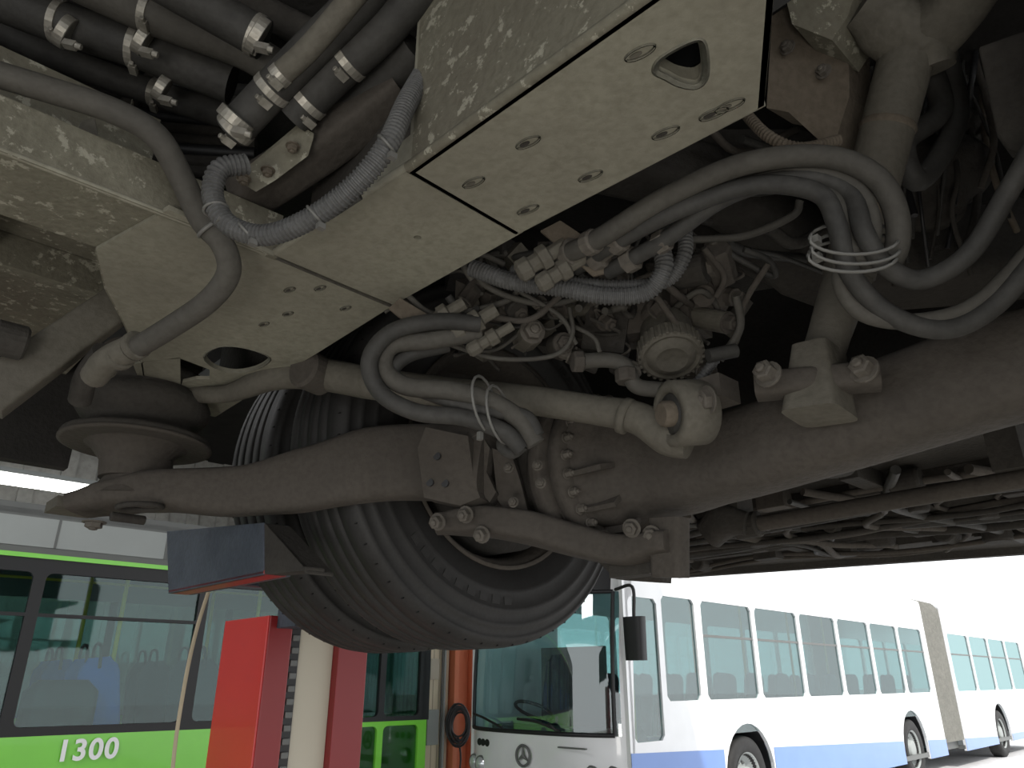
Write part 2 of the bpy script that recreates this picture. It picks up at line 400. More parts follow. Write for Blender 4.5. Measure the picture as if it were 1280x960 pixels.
# ================= AXLE
o=Obj('rear_axle')
cs=[(-.55,1.2,.42),(-.2,1.2,.42),(.05,1.2,.42),(.25,1.2,.416),(.5,1.2,.394),(.7,1.2,.384),(.82,1.2,.388),(.92,1.2,.40),(.98,1.2,.415)]
loft(o,[B(*c) for c in cs],[.07,.07,.072,.072,.072,.078,.09,.12,.15],[.07,.07,.072,.074,.074,.078,.09,.12,.145],U,M_cast,32,3.2,8)
fc=B(.98,1.2,.415)
lathe(o,fc,A,[(.10,-.02),(.15,-.015),(.165,-.005),(.168,0),(.168,.022),(.155,.026),(.15,.03),(.15,.035),(.172,.04),(.176,.045),(.176,.07),(.165,.078),(.14,.12),(.12,.2)],M_cast,64)
lathe(o,B(.98,1.25,.50),A,[(.10,.15),(.13,.2),(.14,.34),(.17,.37),(.205,.385),(.205,.5)],M_dark,48)
for k in range(26):
    th=2*math.pi*k/26; d=L*math.cos(th)+U*math.sin(th)
    hexb(o,fc+d*.155-A*.012,-A,.0085,.016,M_bolt)
for th in (3.4,3.9,4.4,4.9,5.4):
    d=L*math.cos(th)+U*math.sin(th); x=A.cross(d)
    box(o,fc+d*.125-A*.05,d*.03,A*.05,x*.005,M_cast)
loft(o,[B(1.03,1.2,.42),B(1.12,1.2,.45),B(1.22,1.22,.5)],[.15,.15,.13],[.14,.15,.14],U,M_castd,28,2.6,4)
pp=[(545,655,1.52),(600,652,1.52),(660,660,1.5),(720,676,1.47),(780,688,1.42),(828,680,1.36),(845,678,1.34)]
P=[S(*p) for p in pp]; loft(o,P,[.03,.045,.055,.055,.05,.045,.04],[.02,.028,.03,.03,.028,.02,.02],U,M_cast,20,5,6)
loft(o,[S(836,648,1.36),S(838,722,1.33)],[.02,.02],[.035,.03],A,M_cast,16,8)
box(o,S(800,712,1.42),A*.06,L*.02,U*.012,M_castd)
prism(o,[S(x,y,1.5) for x,y in [(735,690),(830,700),(828,728),(770,724)]],L*.03,M_castd)
for p in [(548,652,1.47),(583,643,1.47),(603,668,1.46),(790,660,1.36),(815,668,1.35)]:
    hexb(o,S(*p),-(A*.3+L*.9+U*.3),.013,.018,M_bolt)
for (pts,t) in [([(585,548),(600,540),(612,560),(608,590),(620,615),(612,628),(596,610),(585,580)],1.5),([(615,560),(640,570),(650,600),(660,640),(640,650),(622,625)],1.52)]:
    prism(o,[S(x,y,t) for x,y in pts],(A*.5+L*.8)*.04,M_cast)
for p in [(672,582,1.42),(676,604,1.42),(642,628,1.46),(636,585,1.46)]: hexb(o,S(*p),-(A*.5+L*.8),.008,.011,M_bolt)
loft(o,[S(1024,438,1.17),S(1024,520,1.13)],[.040,.044],[.03,.045],A,M_rod,20,6)
loft(o,[S(945,484,1.17),S(1100,470,1.10)],[.028,.028],[.02,.02],U,M_cast,20,4)
for p in [(962,472,1.12),(1082,466,1.08)]:
    hexb(o,S(*p)+U*0.004,-L+U*.2,.016,.024,M_bolt)
box(o,S(1150,488,1.14),A*.03,L*.02,U*.012,M_cast)
o.done()

# ================= AIR SPRING CARRIER ARM
o=Obj('air_spring_support_arm')
pp=[(100,632,1.64),(150,622,1.64),(205,614,1.63),(300,614,1.62),(390,598,1.6),(470,580,1.58),(560,578,1.55),(610,580,1.52)]
loft(o,[S(*p) for p in pp],[.06,.075,.06,.04,.04,.045,.05,.05],[.022,.03,.043,.054,.070,.080,.080,.07],U,M_cast,28,3.4,8)
lathe(o,S(172,620,1.66),U,[(.10,-.01),(.085,.02),(.065,.05),(.06,.09),(.075,.115)],M_cast,32)
torus(o,S(175,634,1.56),(U+L*-.1),.042,.006,M_castd)
box(o,S(92,634,1.66),A*.05,L*.045,U*.012,M_rod)
hexb(o,S(118,652,1.6),-U,.018,.014,M_bolt)
cyl(o,S(160,648,1.6),L,.010,.07,M_castd)
d=(A*.45+L*.9).normalized()
pl=[S(522,560,1.47),S(532,534,1.47),S(585,545,1.47),S(592,600,1.47),S(600,622,1.47),S(575,632,1.47),S(530,622,1.47)]
prism(o,pl,d*.05,M_cast)
for p in [(546,570),(537,603),(556,604)]: 
    lathe(o,S(*p,1.468),-d,[(.008,-.004),(.0078,.0005),(.0,.0006)],M_blk,14,False)  # black discs paint the shade of holes in the plate
o.done()

# ================= TORQUE ROD
o=Obj('torque_rod')
pp=[(235,492,1.72),(285,492,1.66),(345,470,1.62),(400,468,1.6),(470,480,1.54),(560,490,1.48),(660,500,1.4),(740,512,1.34),(795,522,1.3),(835,545,1.27),(862,552,1.25)]
tube(o,[S(*p) for p in pp],[.020,.02,.032,.036,.034,.030,.028,.027,.029,.034,.03],M_rod,20,8)
cyl(o,S(392,466,1.58),(A*.3+L),.042,.07,M_cast)
lathe(o,S(782,520,1.305),S(835,545,1.27)-S(740,512,1.34),[(.029,-.008),(.033,-.006),(.033,.006),(.029,.008)],M_rod,24)
c=S(858,516,1.24); ax=(L*.55-A*.25+U*.1).normalized()
lathe(o,c,ax,[(.048,-.035),(.056,-.03),(.056,.03),(.048,.035),(.036,.034),(.036,-.034)],M_rod,36,closed=True)
lathe(o,c,ax,[(.0,-.03),(.034,-.03),(.034,.03),(0,.03)],M_hose,28)
lathe(o,c,ax,[(.018,-.05),(.022,-.045),(.022,.05)],M_brown,20); hexb(o,S(885,500,1.2),ax*-1,.018,.016,M_bolt)
box(o,S(880,495,1.26),A*.05,L*.03,U*.02,M_cast)
o.done()

# ================= SHOCK STRUT
o=Obj('shock_absorber')
tube(o,[S(1136,60,1.2),S(1112,150,1.2),S(1086,250,1.2),S(1060,345,1.2)],[.043,.042,.041,.041],M_rod,28,6)
tube(o,[S(1060,345,1.2),S(1036,420,1.19),S(1026,455,1.17)],[.038,.033,.032],M_rod,24,4)
loft(o,[S(1075,8,1.2),S(1110,30,1.2),S(1150,60,1.2),S(1160,90,1.2)],[.03,.05,.055,.04],[.035,.05,.05,.04],A,M_rod,24,2.6,6)
loft(o,[S(1150,50,1.2),S(1190,10,1.15),S(1225,-40,1.1)],[.05,.05,.045],[.05,.045,.045],A,M_rod,24,2.8,6)
for f in (0.35,.72):
    q=S(1136,60,1.2).lerp(S(1060,345,1.2),f); lathe(o,q,S(1060,345,1.2)-S(1136,60,1.2),[(.042,-.006),(.0445,0),(.042,.006)],M_brown,28)
o.done()
o=Obj('strut_mount_bracket')
prism(o,[S(x,y,1.25) for x,y in [(965,20),(1010,-10),(1060,30),(1062,120),(1040,190),(985,140),(958,135)]],(L*.8+U*.2)*.12,M_brown)
prism(o,[S(x,y,1.2) for x,y in [(975,-30),(1075,-30),(1060,20),(1040,50),(990,30)]],L*.1,M_framer)
for p in [(985,60,1.24),(1030,90,1.24)]: hexb(o,S(*p),-L,.010,.012)
o.done(.01)
o=Obj('battery_box_plate')
prism(o,[S(1222,58,1.0),S(1300,30,.95),S(1300,200,.95),S(1258,186,.98),S(1246,170,.99)],L*.03,M_castd); o.done(.004)

# ================= HOSES RIGHT
o=Obj('air_brake_hose_bundle')
hose(o,[(690,325,1.2),(745,300,1.12),(830,248,1.06),(930,205,1.02),(1030,196,1.0),(1095,222,.98),(1122,275,.97),(1112,325,.97),(1060,312,.98),(1045,262,1.0),(1020,232,1.03)],14,M_hoset)
hose(o,[(720,335,1.2),(775,300,1.12),(850,262,1.06),(940,232,1.03),(1020,240,1.0),(1046,280,.98),(1062,340,.97),(1110,392,.97),(1180,412,.96),(1240,385,.95),(1300,320,.93)],12,M_hose)
hose(o,[(760,340,1.18),(830,300,1.1),(910,245,1.05),(1000,222,1.02),(1060,240,1.0),(1080,290,.96),(1105,330,.95),(1150,350,.95),(1210,318,.94),(1260,240,.92),(1300,170,.9)],12,M_hose)
hose(o,[(930,232,1.05),(1000,215,1.02),(1062,228,1.0),(1090,270,.98),(1085,320,.98),(1050,345,.99),(1075,390,.98),(1140,402,.97),(1220,380,.96),(1300,300,.94)],10,M_hoset)
hose(o,[(1135,20,1.3),(1165,90,1.3),(1175,140,1.28),(1130,180,1.25),(1150,225,1.25),(1195,150,1.3),(1180,60,1.3)],14,M_hose)
hose(o,[(930,140,1.15),(960,170,1.1),(1000,185,1.08),(1050,175,1.1)],7,M_brown,c=True)
for k,(dx,dy) in enumerate([(0,0),(2,12),(-2,22)]):
    pts=[S(1068+dx+56*math.cos(th),298+dy+20*math.sin(th),.975+ (-.045 if math.sin(th)>0 else .045)) for th in [i*math.pi/12 for i in range(24)]]
    sweep(o,pts+[pts[0]],.0024,M_tie,6,cap=False)
box(o,S(1022,322,.94),A*.005,L*.005,U*.005,M_tie); box(o,S(1020,300,.94),A*.005,L*.005,U*.005,M_tie)
for p,q,r in [((745,300,1.12),(700,322,1.19),.018),((778,298,1.12),(735,330,1.19),.017),((835,298,1.1),(770,335,1.17),.016)]:
    a_,b_=S(*p),S(*q); d=(b_-a_)
    lathe(o,a_,d,[(r,0),(r*1.1,.004),(r*1.1,.02),(r*.8,.024),(r*.8,d.length*.6),(r*1.25,d.length*.62),(r*1.25,d.length*.8)],M_bolt,8 if r<.017 else 12,False)
o.done()
o=Obj('cable_conduit')
hose(o,[(590,335,1.25),(640,352,1.22),(700,360,1.2),(760,370,1.18),(808,365,1.17),(830,335,1.16),(826,300,1.18),(850,285,1.2)],11,M_corr,c=True)
hose(o,[(640,340,1.25),(700,352,1.22),(770,358,1.2),(830,352,1.19),(855,320,1.18),(856,285,1.2)],9,M_corr,c=True)
o.done()
o=Obj('wiring_loom')
for k in range(22):
    x=random.uniform(1090,1250); y=random.uniform(-20,60)
    P=[S(x,y,1.5)]
    for j in range(4):
        x+=random.uniform(-20,25); y+=random.uniform(50,90); P.append(S(x,y,1.45+random.uniform(-.05,.05)))
    tube(o,P,random.uniform(.003,.008),random.choice([M_hose,M_castd,M_blk,M_brown,M_cast]),8,6)
for k in range(10):
    x=random.uniform(870,960); y=random.uniform(160,330)
    P=[S(x,y,1.35),S(x+40,y+random.uniform(-30,30),1.4),S(x+110,y+random.uniform(-50,60),1.5)]
    tube(o,P,random.uniform(.004,.012),random.choice([M_hose,M_castd,M_cast]),8,6)
o.done()
o=Obj('suspension_crossmember')
prism(o,[S(x,y,1.62) for x,y in [(830,160),(960,150),(1060,180),(1100,320),(960,350),(850,300)]],L*.1,M_castd)
loft(o,[S(700,190,1.4),S(900,235,1.5),S(1040,330,1.6),S(1290,310,1.6)],[.05,.06,.08,.1],[.05,.06,.08,.09],U,M_castd,20,5,5)
loft(o,[S(560,320,1.7),S(700,330,1.75),S(900,330,1.8),S(1290,250,1.8)],[.06]*4,[.07]*4,U,M_dark,20,5,5)
o.done()

# ================= VALVE CLUSTER
o=Obj('brake_valve_unit')
def blk(x,y,t,sx,sy,sz,mat=M_cast,rot=0):
    m=Matrix.Rotation(rot,3,'Z')@Matrix.Rotation(rot*.5,3,'X'); box(o,S(x,y,t),m@A*sx,m@L*sy,m@U*sz,mat)
def pc(x,y,t,r,h,ax=None,mat=M_cast,seg=20): cyl(o,S(x,y,t),ax or -(ray(x,y)*.8+U*.3),r*t/F,h,mat,seg)
blk(800,395,1.42,.06,.05,.05,M_cast,.3); blk(760,420,1.42,.04,.05,.04,M_castd,.6); blk(850,380,1.45,.04,.06,.06,M_cast,.2)
cd=-(ray(835,445)*.4+U*.8+A*.1).normalized()
c=S(838,440,1.32)
lathe(o,c,cd,[(.04,-.08),(.048,-.06),(.05,-.02),(.056,-.018),(.056,.012),(.05,.016),(.044,.012),(.040,.018),(.028,.022),(.020,.018),(0,.018)],M_rod,36)
for k in range(28):
    th=2*math.pi*k/28; x,y=frame(cd); d=x*math.cos(th)+y*math.sin(th); box(o,c+d*.056,cd*.014,d*.003,(d.cross(cd))*.003,M_rod)
lathe(o,S(880,370,1.4),ray(880,370)*-1,[(.045,-.08),(.05,0),(.04,.02),(.02,.025),(.02,.05)],M_cast,28)
lathe(o,S(795,370,1.4),(L*-.7-U*.4),[(.03,-.08),(.036,0),(.03,.02),(.018,.025),(.018,.05)],M_rod,8,False)
for (x,y,r,h) in [(780,460,14,.06),(812,400,17,.06),(890,400,14,.08),(745,395,13,.06),(730,450,12,.06),(870,460,16,.05),(905,370,12,.05),(700,430,14,.06),(660,420,17,.07),(640,380,14,.06),(610,395,15,.05),(590,365,12,.06),(575,385,14,.07),(720,385,12,.08),(765,345,14,.06),(900,330,18,.08),(860,340,20,.07),(690,375,10,.07)]:
    ax=Vector((random.uniform(-1,1),random.uniform(-1,.0),random.uniform(-.9,.3))); pc(x,y,random.uniform(1.33,1.42),r,h,ax,random.choice([M_cast,M_rod,M_castd,M_cast]),random.choice([8,20,20]))
    d=ax.normalized(); hexb(o,S(x,y,1.36)+d*h*.45,d,r*.7*1.36/F,.02,random.choice([M_bolt,M_cast]))
for k in range(46):
    blk(random.uniform(575,925),random.uniform(310,445),random.uniform(1.40,1.55),random.uniform(.008,.03),random.uniform(.01,.03),random.uniform(.008,.026),random.choice([M_castd,M_cast,M_rod,M_castd]),random.uniform(0,3))
hose(o,[(720,452,1.3),(760,450,1.3),(782,458,1.29),(795,482,1.28),(830,488,1.28)],10,M_hoset)
hose(o,[(800,484,1.28),(860,484,1.28),(890,455,1.27),(900,440,1.27)],6,M_corr,c=True)
hose(o,[(885,445,1.26),(920,438,1.27)],9,M_hose)
cyl(o,S(722,452,1.3),Vector((1,.2,.1)),.02,.02,M_cast,8); cyl(o,S(783,470,1.285),U,.02,.025,M_cast,8)
o.done(.0015)
o=Obj('valve_air_lines')
tub=[[(505,365),(540,392),(590,388),(640,372),(655,340)],[(500,372),(545,402),(600,395),(660,400),(700,370)],
[(560,430),(620,448),(690,445),(715,420),(712,385)],[(600,320),(600,350),(640,372),(690,380),(745,365)],
[(590,350),(580,330),(600,318),(630,330)],[(820,370),(850,410),(880,440),(918,430),(930,380),(960,330)],
[(880,310),(905,345),(895,372)],[(900,310),(935,330),(968,345),(960,325),(930,312)],[(860,300),(930,295),(990,270),(1000,250)],
[(700,400),(740,420),(750,440)],[(650,365),(700,395),(720,430)],[(920,370),(925,410),(900,450)],[(740,380),(790,352),(850,330)],[(560,370),(580,395),(600,385)]]
for i,p in enumerate(tub): hose(o,[(x,y,1.3+.02*math.sin(i+j)) for j,(x,y) in enumerate(p)],random.choice([3,4,5]),random.choice([M_hose,M_hoset,M_cast]),10)
for k in range(34):
    x=random.uniform(560,900); y=random.uniform(300,440); pts=[]
    for j in range(4): pts.append((x,y,random.uniform(1.32,1.45))); x+=random.uniform(-50,50); y+=random.uniform(-40,40)
    hose(o,pts,random.choice([1.8,2.5,4,5]),random.choice([M_hose,M_castd,M_cast,M_hoset]),8)
o.done()
for nm,quad,t,fits in [('air_line_manifold',[(675,288),(700,275),(765,318),(762,340),(742,345)],1.17,[(665,330,20),(690,345,17)]),
                       ('air_line_manifold.001',[(485,385),(500,372),(555,405),(560,428),(538,430)],1.28,[(540,402,17),(580,410,18),(600,430,13)])]:
    o=Obj(nm); prism(o,[S(x,y,t) for x,y in quad],(A*.5+L*.5)*.008,M_brown)
    for (x,y,r) in fits:
        d=(S(x,y,t)-S(x+40,y-24,t)); rr=r*t/F*.85
        lathe(o,S(x+22,y-12,t),d,[(rr*.6,-.03),(rr*.6,0),(rr,.002),(rr,.018),(rr*.7,.02),(rr*.7,.035),(rr*.9,.037),(rr*.9,.055),(rr*.5,.06)],M_rod,8,False)
    o.done(.0015)
o=Obj('air_hose_loop')
hose(o,[(600,405,1.27),(545,402,1.26),(490,415,1.25),(462,450,1.24),(475,490,1.24),(520,515,1.23),(580,522,1.23),(630,540,1.22),(652,562,1.22)],11,M_hose)
hose(o,[(600,415,1.29),(540,425,1.27),(490,432,1.27),(480,460,1.26),(505,482,1.25),(560,488,1.24),(610,500,1.24),(650,525,1.23),(670,555,1.22)],12,M_hoset)
hose(o,[(560,432,1.3),(510,445,1.28),(492,468,1.27),(530,490,1.26),(600,512,1.24),(655,520,1.23),(672,545,1.22)],9,M_hose)
hose(o,[(640,535,1.24),(628,556,1.26),(640,566,1.25),(655,555,1.24)],8,M_hose)
for (x,y) in [(606,506),(624,518)]:
    pts=[S(x+14*math.cos(th)+8*math.sin(th),y+36*math.sin(th),1.235+.04*math.cos(th)) for th in [i*math.pi/10 for i in range(20)]]
    sweep(o,pts+[pts[0]],.0026,M_tie,6,cap=False)
box(o,S(600,545,1.22),A*.004,L*.004,U*.007,M_tie)
o.done()

# ================= LEFT: large bent pipe + fittings
o=Obj('coolant_pipe')
hose(o,[(-30,85,.95),(60,112,.98),(140,138,1.0),(195,170,1.02),(228,225,1.05),(252,275,1.07),(278,305,1.08),(286,340,1.09),(262,375,1.11),(215,408,1.15),(165,438,1.19),(140,452,1.21)],15,M_hoset,20,10)
hose(o,[(165,435,1.19),(135,450,1.21),(118,470,1.24)],17,M_rod)
P=[S(170,432,1.185),S(150,445,1.2),S(128,458,1.23)]
for p in P: lathe(o,p,P[2]-P[0],[(.020,-.006),(.0235,-.005),(.0235,.005),(.020,.006)],M_rod,20,False)
hose(o,[(130,440,1.3),(108,470,1.33),(100,500,1.36)],14,M_castd)
torus(o,S(262,285,1.072),S(278,305,1.08)-S(252,275,1.07),.019,.003,M_tie)
o.done()
o=Obj('corrugated_cable_conduit')
hose(o,[(-30,130,1.15),(60,165,1.18),(150,198,1.2),(215,232,1.22)],10,M_corr,c=True)
hose(o,[(-30,152,1.15),(60,188,1.18),(140,212,1.2),(210,245,1.22)],9,M_corr,c=True)
hose(o,[(308,205,1.02),(275,212,1.0),(266,245,.99),(285,280,.98),(330,294,.97),(385,275,.95),(440,235,.93),(482,185,.93),(508,130,.98),(530,90,1.06)],13,M_corr,c=True)
hose(o,[(265,262,1.02),(290,292,1.0),(340,300,.98),(400,276,.96),(450,245,.94)],5,M_hose)
for (x,y,t) in [(395,270,.948),(484,182,.93),(270,262,.987),(310,290,.975)]:
    torus(o,S(x,y,t),Vector((.7,-.2,.6)) if x>300 else Vector((.3,0,-1)),.0152,.0022,M_tie); box(o,S(x+6,y+13,t*.985),A*.004,L*.005,U*.004,M_tie)
o.done()
o=Obj('conduit_bracket')
prism(o,[S(x,y,1.12) for x,y in [(66,212),(70,190),(92,180),(100,155),(118,150),(122,170),(112,190),(135,212),(150,240),(120,232)]],U*.006,M_rod)
tube(o,[S(62,215,1.11),S(150,243,1.11)],.004,M_rod,8,3)
hexb(o,S(98,190,1.11),-U,.007,.01,M_bolt)
o.done(.001)
o=Obj('heater_hose_assembly')
def ph(pp,r,mat,cl=(),cm=None):
    P,rr=hose(o,pp,r,mat,18)
    for (i,f) in cl:
        p=P[i].lerp(P[i+1],f); clamp(o,p,P[i+1]-P[i],rr,cm)
ph([(-20,-8,1.2),(80,30,1.22),(180,62,1.24),(290,105,1.27)],26,M_hose,[(0,.95),(1,.9)])
ph([(60,-40,1.15),(180,15,1.18),(300,60,1.2),(360,95,1.22)],24,M_hoset,[(1,.05)])
ph([(190,-30,1.1),(260,10,1.12),(330,50,1.14)],26,M_hose,[(1,.85)])
ph([(-20,28,1.32),(80,75,1.34),(200,118,1.36),(300,150,1.38)],17,M_hose,[(1,.95)])
ph([(290,165,1.1),(340,112,1.08),(390,60,1.06),(450,0,1.04),(480,-40,1.03)],24,M_hose,[(0,.1),(1,.0)])
ph([(365,145,1.12),(420,90,1.1),(470,45,1.08),(530,-20,1.06)],26,M_hose,[(0,.35),(1,.3)])
ph([(348,96,1.05),(385,62,1.04),(430,10,1.02),(460,-30,1.0)],15,M_rod,[(0,.05)])
ph([(420,165,1.18),(470,110,1.16),(520,60,1.12)],24,M_hose)
ph([(300,0,1.3),(350,25,1.3),(400,50,1.3)],20,M_castd)
ph([(240,40,1.35),(180,110,1.38),(120,170,1.4)],10,M_castd)
for k in range(10):
    y=55+k*13
    hose(o,[(-20,y-20,1.45),(90,y+20,1.46),(190,y+50,1.47),(320,y+60,1.48)],random.choice([5,7,9]),random.choice([M_hose,M_castd,M_blk]),10)
for (x,y,t,r) in [(202,110,1.25,.022),(82,40,1.19,.027),(322,44,1.115,.028),(294,150,1.07,.026),(178,50,1.19,.024)]:
    d=Vector((.75,.5,-.3)) if x!=294 else Vector((-.6,.3,-.6))
    lathe(o,S(x,y,t),d,[(r*.98,-.008),(r*1.03,-.007),(r*1.03,.007),(r*.98,.008)],M_steel,24,False)
    box(o,S(x+6,y+16,t*.975),Vector((.010,0,-.003)),Vector((0,.006,0)),Vector((.002,0,.005)),M_steel); cyl(o,S(x+16,y+18,t*.97),Vector((1,.2,-.2)),.005,.009,M_steel,10)
o.done()
o=Obj('hose_support_bracket')
prism(o,[S(x,y,1.12) for x,y in [(295,225),(372,160),(392,172),(385,195),(345,225),(320,240)]],U*.008,M_framer)
for p in [(366,182),(335,212),(305,222)]: hexb(o,S(*p,1.11),-U,.008,.010,M_brown)
loft(o,[S(300,250,1.2),S(400,185,1.18),S(500,110,1.16)],[.035]*3,[.03]*3,U,M_cast,16,6,2)
o.done(.001)

# ================= LIFT
o=Obj('column_lift')
H0=-1.598; HT=.20
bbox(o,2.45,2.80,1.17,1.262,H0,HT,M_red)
bbox(o,2.444,2.45,1.175,1.258,H0,HT,M_redd)  # shaded front face of the post, painted as a darker red skin
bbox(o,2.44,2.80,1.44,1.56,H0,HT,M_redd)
bbox(o,2.475,2.80,1.30,1.44,H0,HT,M_cream)
bbox(o,2.46,2.56,1.262,1.30,H0,HT,M_blk)
for k in range(46): bbox(o,2.452,2.46,1.268,1.294,H0+.04*k,H0+.04*k+.02,M_grey)
bbox(o,2.2,3.1,.95,1.75,H0,H0+.12,M_red)
# fork arm lying in front of the tyres along the axle direction, with angled nose
lf=.68
q=[onL(208,664,lf),onL(330,653,lf),onL(330,718,lf),onL(210,742,lf)]
prism(o,q,L*.012,M_navy)
q2=[p+L*.05 for p in q]; prism(o,[q[3],q[2],q2[2],q2[3]],U*.010,M_redd)
nose=onL(383,713,lf+.02)
prism(o,[q[1],nose,q[2]],L*.012,M_castd)
prism(o,[q[1],nose,nose+L*.06,q[1]+L*.06],U*-.008,M_castd)
prism(o,[q[2],nose,nose+L*.04,q[2]+L*.04],U*.008,M_castd)
prism(o,[q2[0],q2[1],q2[2],q2[3]],L*.01,M_navy)
bbox(o,2.02,2.05,.70,1.24,.24,.30,M_navy); bbox(o,2.02,2.45,1.20,1.30,.16,.26,M_navy)
o.done(.003)
o=Obj('lift_rope'); tube(o,[onA(262,735,2.42),onA(245,790,2.42),onA(230,860,2.4),onA(216,960,2.4),onA(210,1100,2.4)],.006,M_rope,8,6); o.done()

# ================= GREEN BUS
def rect(o,org,X,x0,x1,z0,z1,ext,mat,holes=(),rr=.06):
    def rp(x0,x1,z0,z1,r):
        pts=[]
        for cx,cz,s in [(x1-r,z1-r,0),(x0+r,z1-r,1),(x0+r,z0+r,2),(x1-r,z0+r,3)]:
            for k in range(5):
                th=math.pi/2*(s+k/4); pts.append(org+X*(cx+r*math.cos(th))+U*(cz+r*math.sin(th)))
        return pts
    hs=[rp(*h,rr) for h in holes]
    prism(o,[org+X*x0+U*z0,org+X*x1+U*z0,org+X*x1+U*z1,org+X*x0+U*z1],ext,mat,hs)
root=bpy.data.objects.new('green_city_bus',None); root.location=B(9,1,-1.6); bpy.context.scene.collection.objects.link(root); bpy.context.view_layer.update()
o=Obj('body'); org=B(7.9,0,-1.6)
wins=[(-5.9+i*1.5,-4.5+i*1.5,1.22,2.50) for i in range(7)]
rect(o,org,L,-6,5.95,1.15,2.62,A*.05,M_blk,wins+[(4.75,5.25,1.2,2.5),(5.33,5.83,1.2,2.5)])
for w_ in wins[:6]: bbox(o,7.9,7.93,w_[0],w_[1],.52,.55,M_blk)
rect(o,org,L,-6,4.6,.32,1.15,A*.05,M_green); rect(o,org-A*.004,L,-6,4.6,.32,.5,A*.02,M_grey)
rect(o,org,L,4.6,5.95,.32,1.15,A*.05,M_green,[(4.75,5.25,.45,1.1),(5.33,5.83,.45,1.1)])
rect(o,org,L,-6,5.95,2.62,3.05,A*.05,M_grey); rect(o,org-A*.01,L,-.4,2.6,2.72,2.98,A*.02,M_lgrey)
rect(o,org-A*.02,L,-6,5.95,2.62,2.66,A*.03,M_green)
for x in (-.4,.6,1.6,2.58): rect(o,org-A*.015,L,x,x+.02,2.72,2.98,A*.01,M_grey)
rect(o,org+A*2.5,L,-6,5.95,.32,1.2,A*.05,M_green); rect(o,org+A*2.5,L,-6,5.95,2.5,3.05,A*.05,M_grey)
for i in range(9): rect(o,org+A*2.5,L,-6+i*1.48,-5.92+i*1.48,1.2,2.5,A*.05,M_blk)
bbox(o,7.9,10.45,-6,5.95,1.40,1.5,M_grey); bbox(o,7.9,10.45,-6,5.95,-1.22,-1.15,M_grey)
bbox(o,7.95,10.4,5.9,5.98,-1.2,-.45,M_green)
bbox(o,7.9,8.0,5.88,5.98,-.45,1.45,M_blk); bbox(o,10.35,10.45,5.88,5.98,-.45,1.45,M_blk); bbox(o,7.95,10.4,-6,-5.95,-1.2,1.45,M_grey)
for l in (-3.2,3.7):
    lathe(o,B(7.98,l,-1.1),A,[(.0,-.05),(.2,-.04),(.28,-.06),(.3,-.1),(.47,-.1),(.49,-.05),(.49,.15)],M_tyre,40)
o.done(parent=root)
o=Obj('glazing'); bbox(o,7.93,7.94,-6,5.9,-.42,.95,M_glass); bbox(o,7.93,7.94,4.7,5.9,-1.2,-.42,M_glass); bbox(o,10.42,10.43,-6,5.9,-.42,.95,M_glass); bbox(o,8.0,10.3,5.93,5.94,-.4,1.3,M_glass); o.done(parent=root)
o=Obj('seats_and_rails')
for i in range(9):
    l=-4.6+i*1.0
    for a in (8.3,8.75,9.7,10.1):
        m=M_seat if i%2 else M_seatg
        loft(o,[B(a,l,-.75),B(a,l-.04,-.4),B(a,l-.1,.05),B(a,l-.12,.2)],[.2,.21,.19,.1],[.05,.05,.045,.03],A,m,16,3,3); bbox(o,a-.2,a+.2,l,l+.42,-.8,-.7,m)
        tube(o,[B(a-.14,l-.14,.1),B(a-.1,l-.15,.3),B(a+.1,l-.15,.3),B(a+.14,l-.14,.1)],.016,M_blk,8,4)
        bbox(o,a-.04,a+.04,l+.1,l+.2,-1.15,-.8,M_grey)
for i in range(8):
    l=-4.8+i*1.45
    for a in (8.45,9.8): tube(o,[B(a,l,-1.15),B(a,l,1.4)],.022,M_yel,10,2)
for a in (8.45,9.8): tube(o,[B(a,-5.5,1.05),B(a,5.5,1.05)],.016,M_yel,10,2)
loft(o,[B(8.3,5.0,-1.1),B(8.3,5.0,-.2)],[.12,.1],[.05,.04],A,M_seatg,12,4)
loft(o,[B(8.25,2.0,-1.1),B(8.25,2.0,-.1),B(8.25,2.0,.0)],[.3,.3,.2],[.2,.18,.1],A,M_blk,16,4)
o.done(parent=root)
cu=bpy.data.curves.new('fleet_number','FONT'); cu.body='1300'; cu.size=.235; cu.extrude=.003; cu.align_x='CENTER'; cu.align_y='CENTER'; cu.offset=.006; cu.space_character=1.1
cu.materials.append(M_txt); to=bpy.data.objects.new('fleet_number',cu); bpy.context.scene.collection.objects.link(to)
pt=onA(110,938,7.88); R=Matrix((L,U,-A)).transposed().to_4x4()
to.matrix_world=Matrix.Translation(pt)@R; bpy.context.view_layer.update(); to.parent=root; to.matrix_parent_inverse=root.matrix_world.inverted()

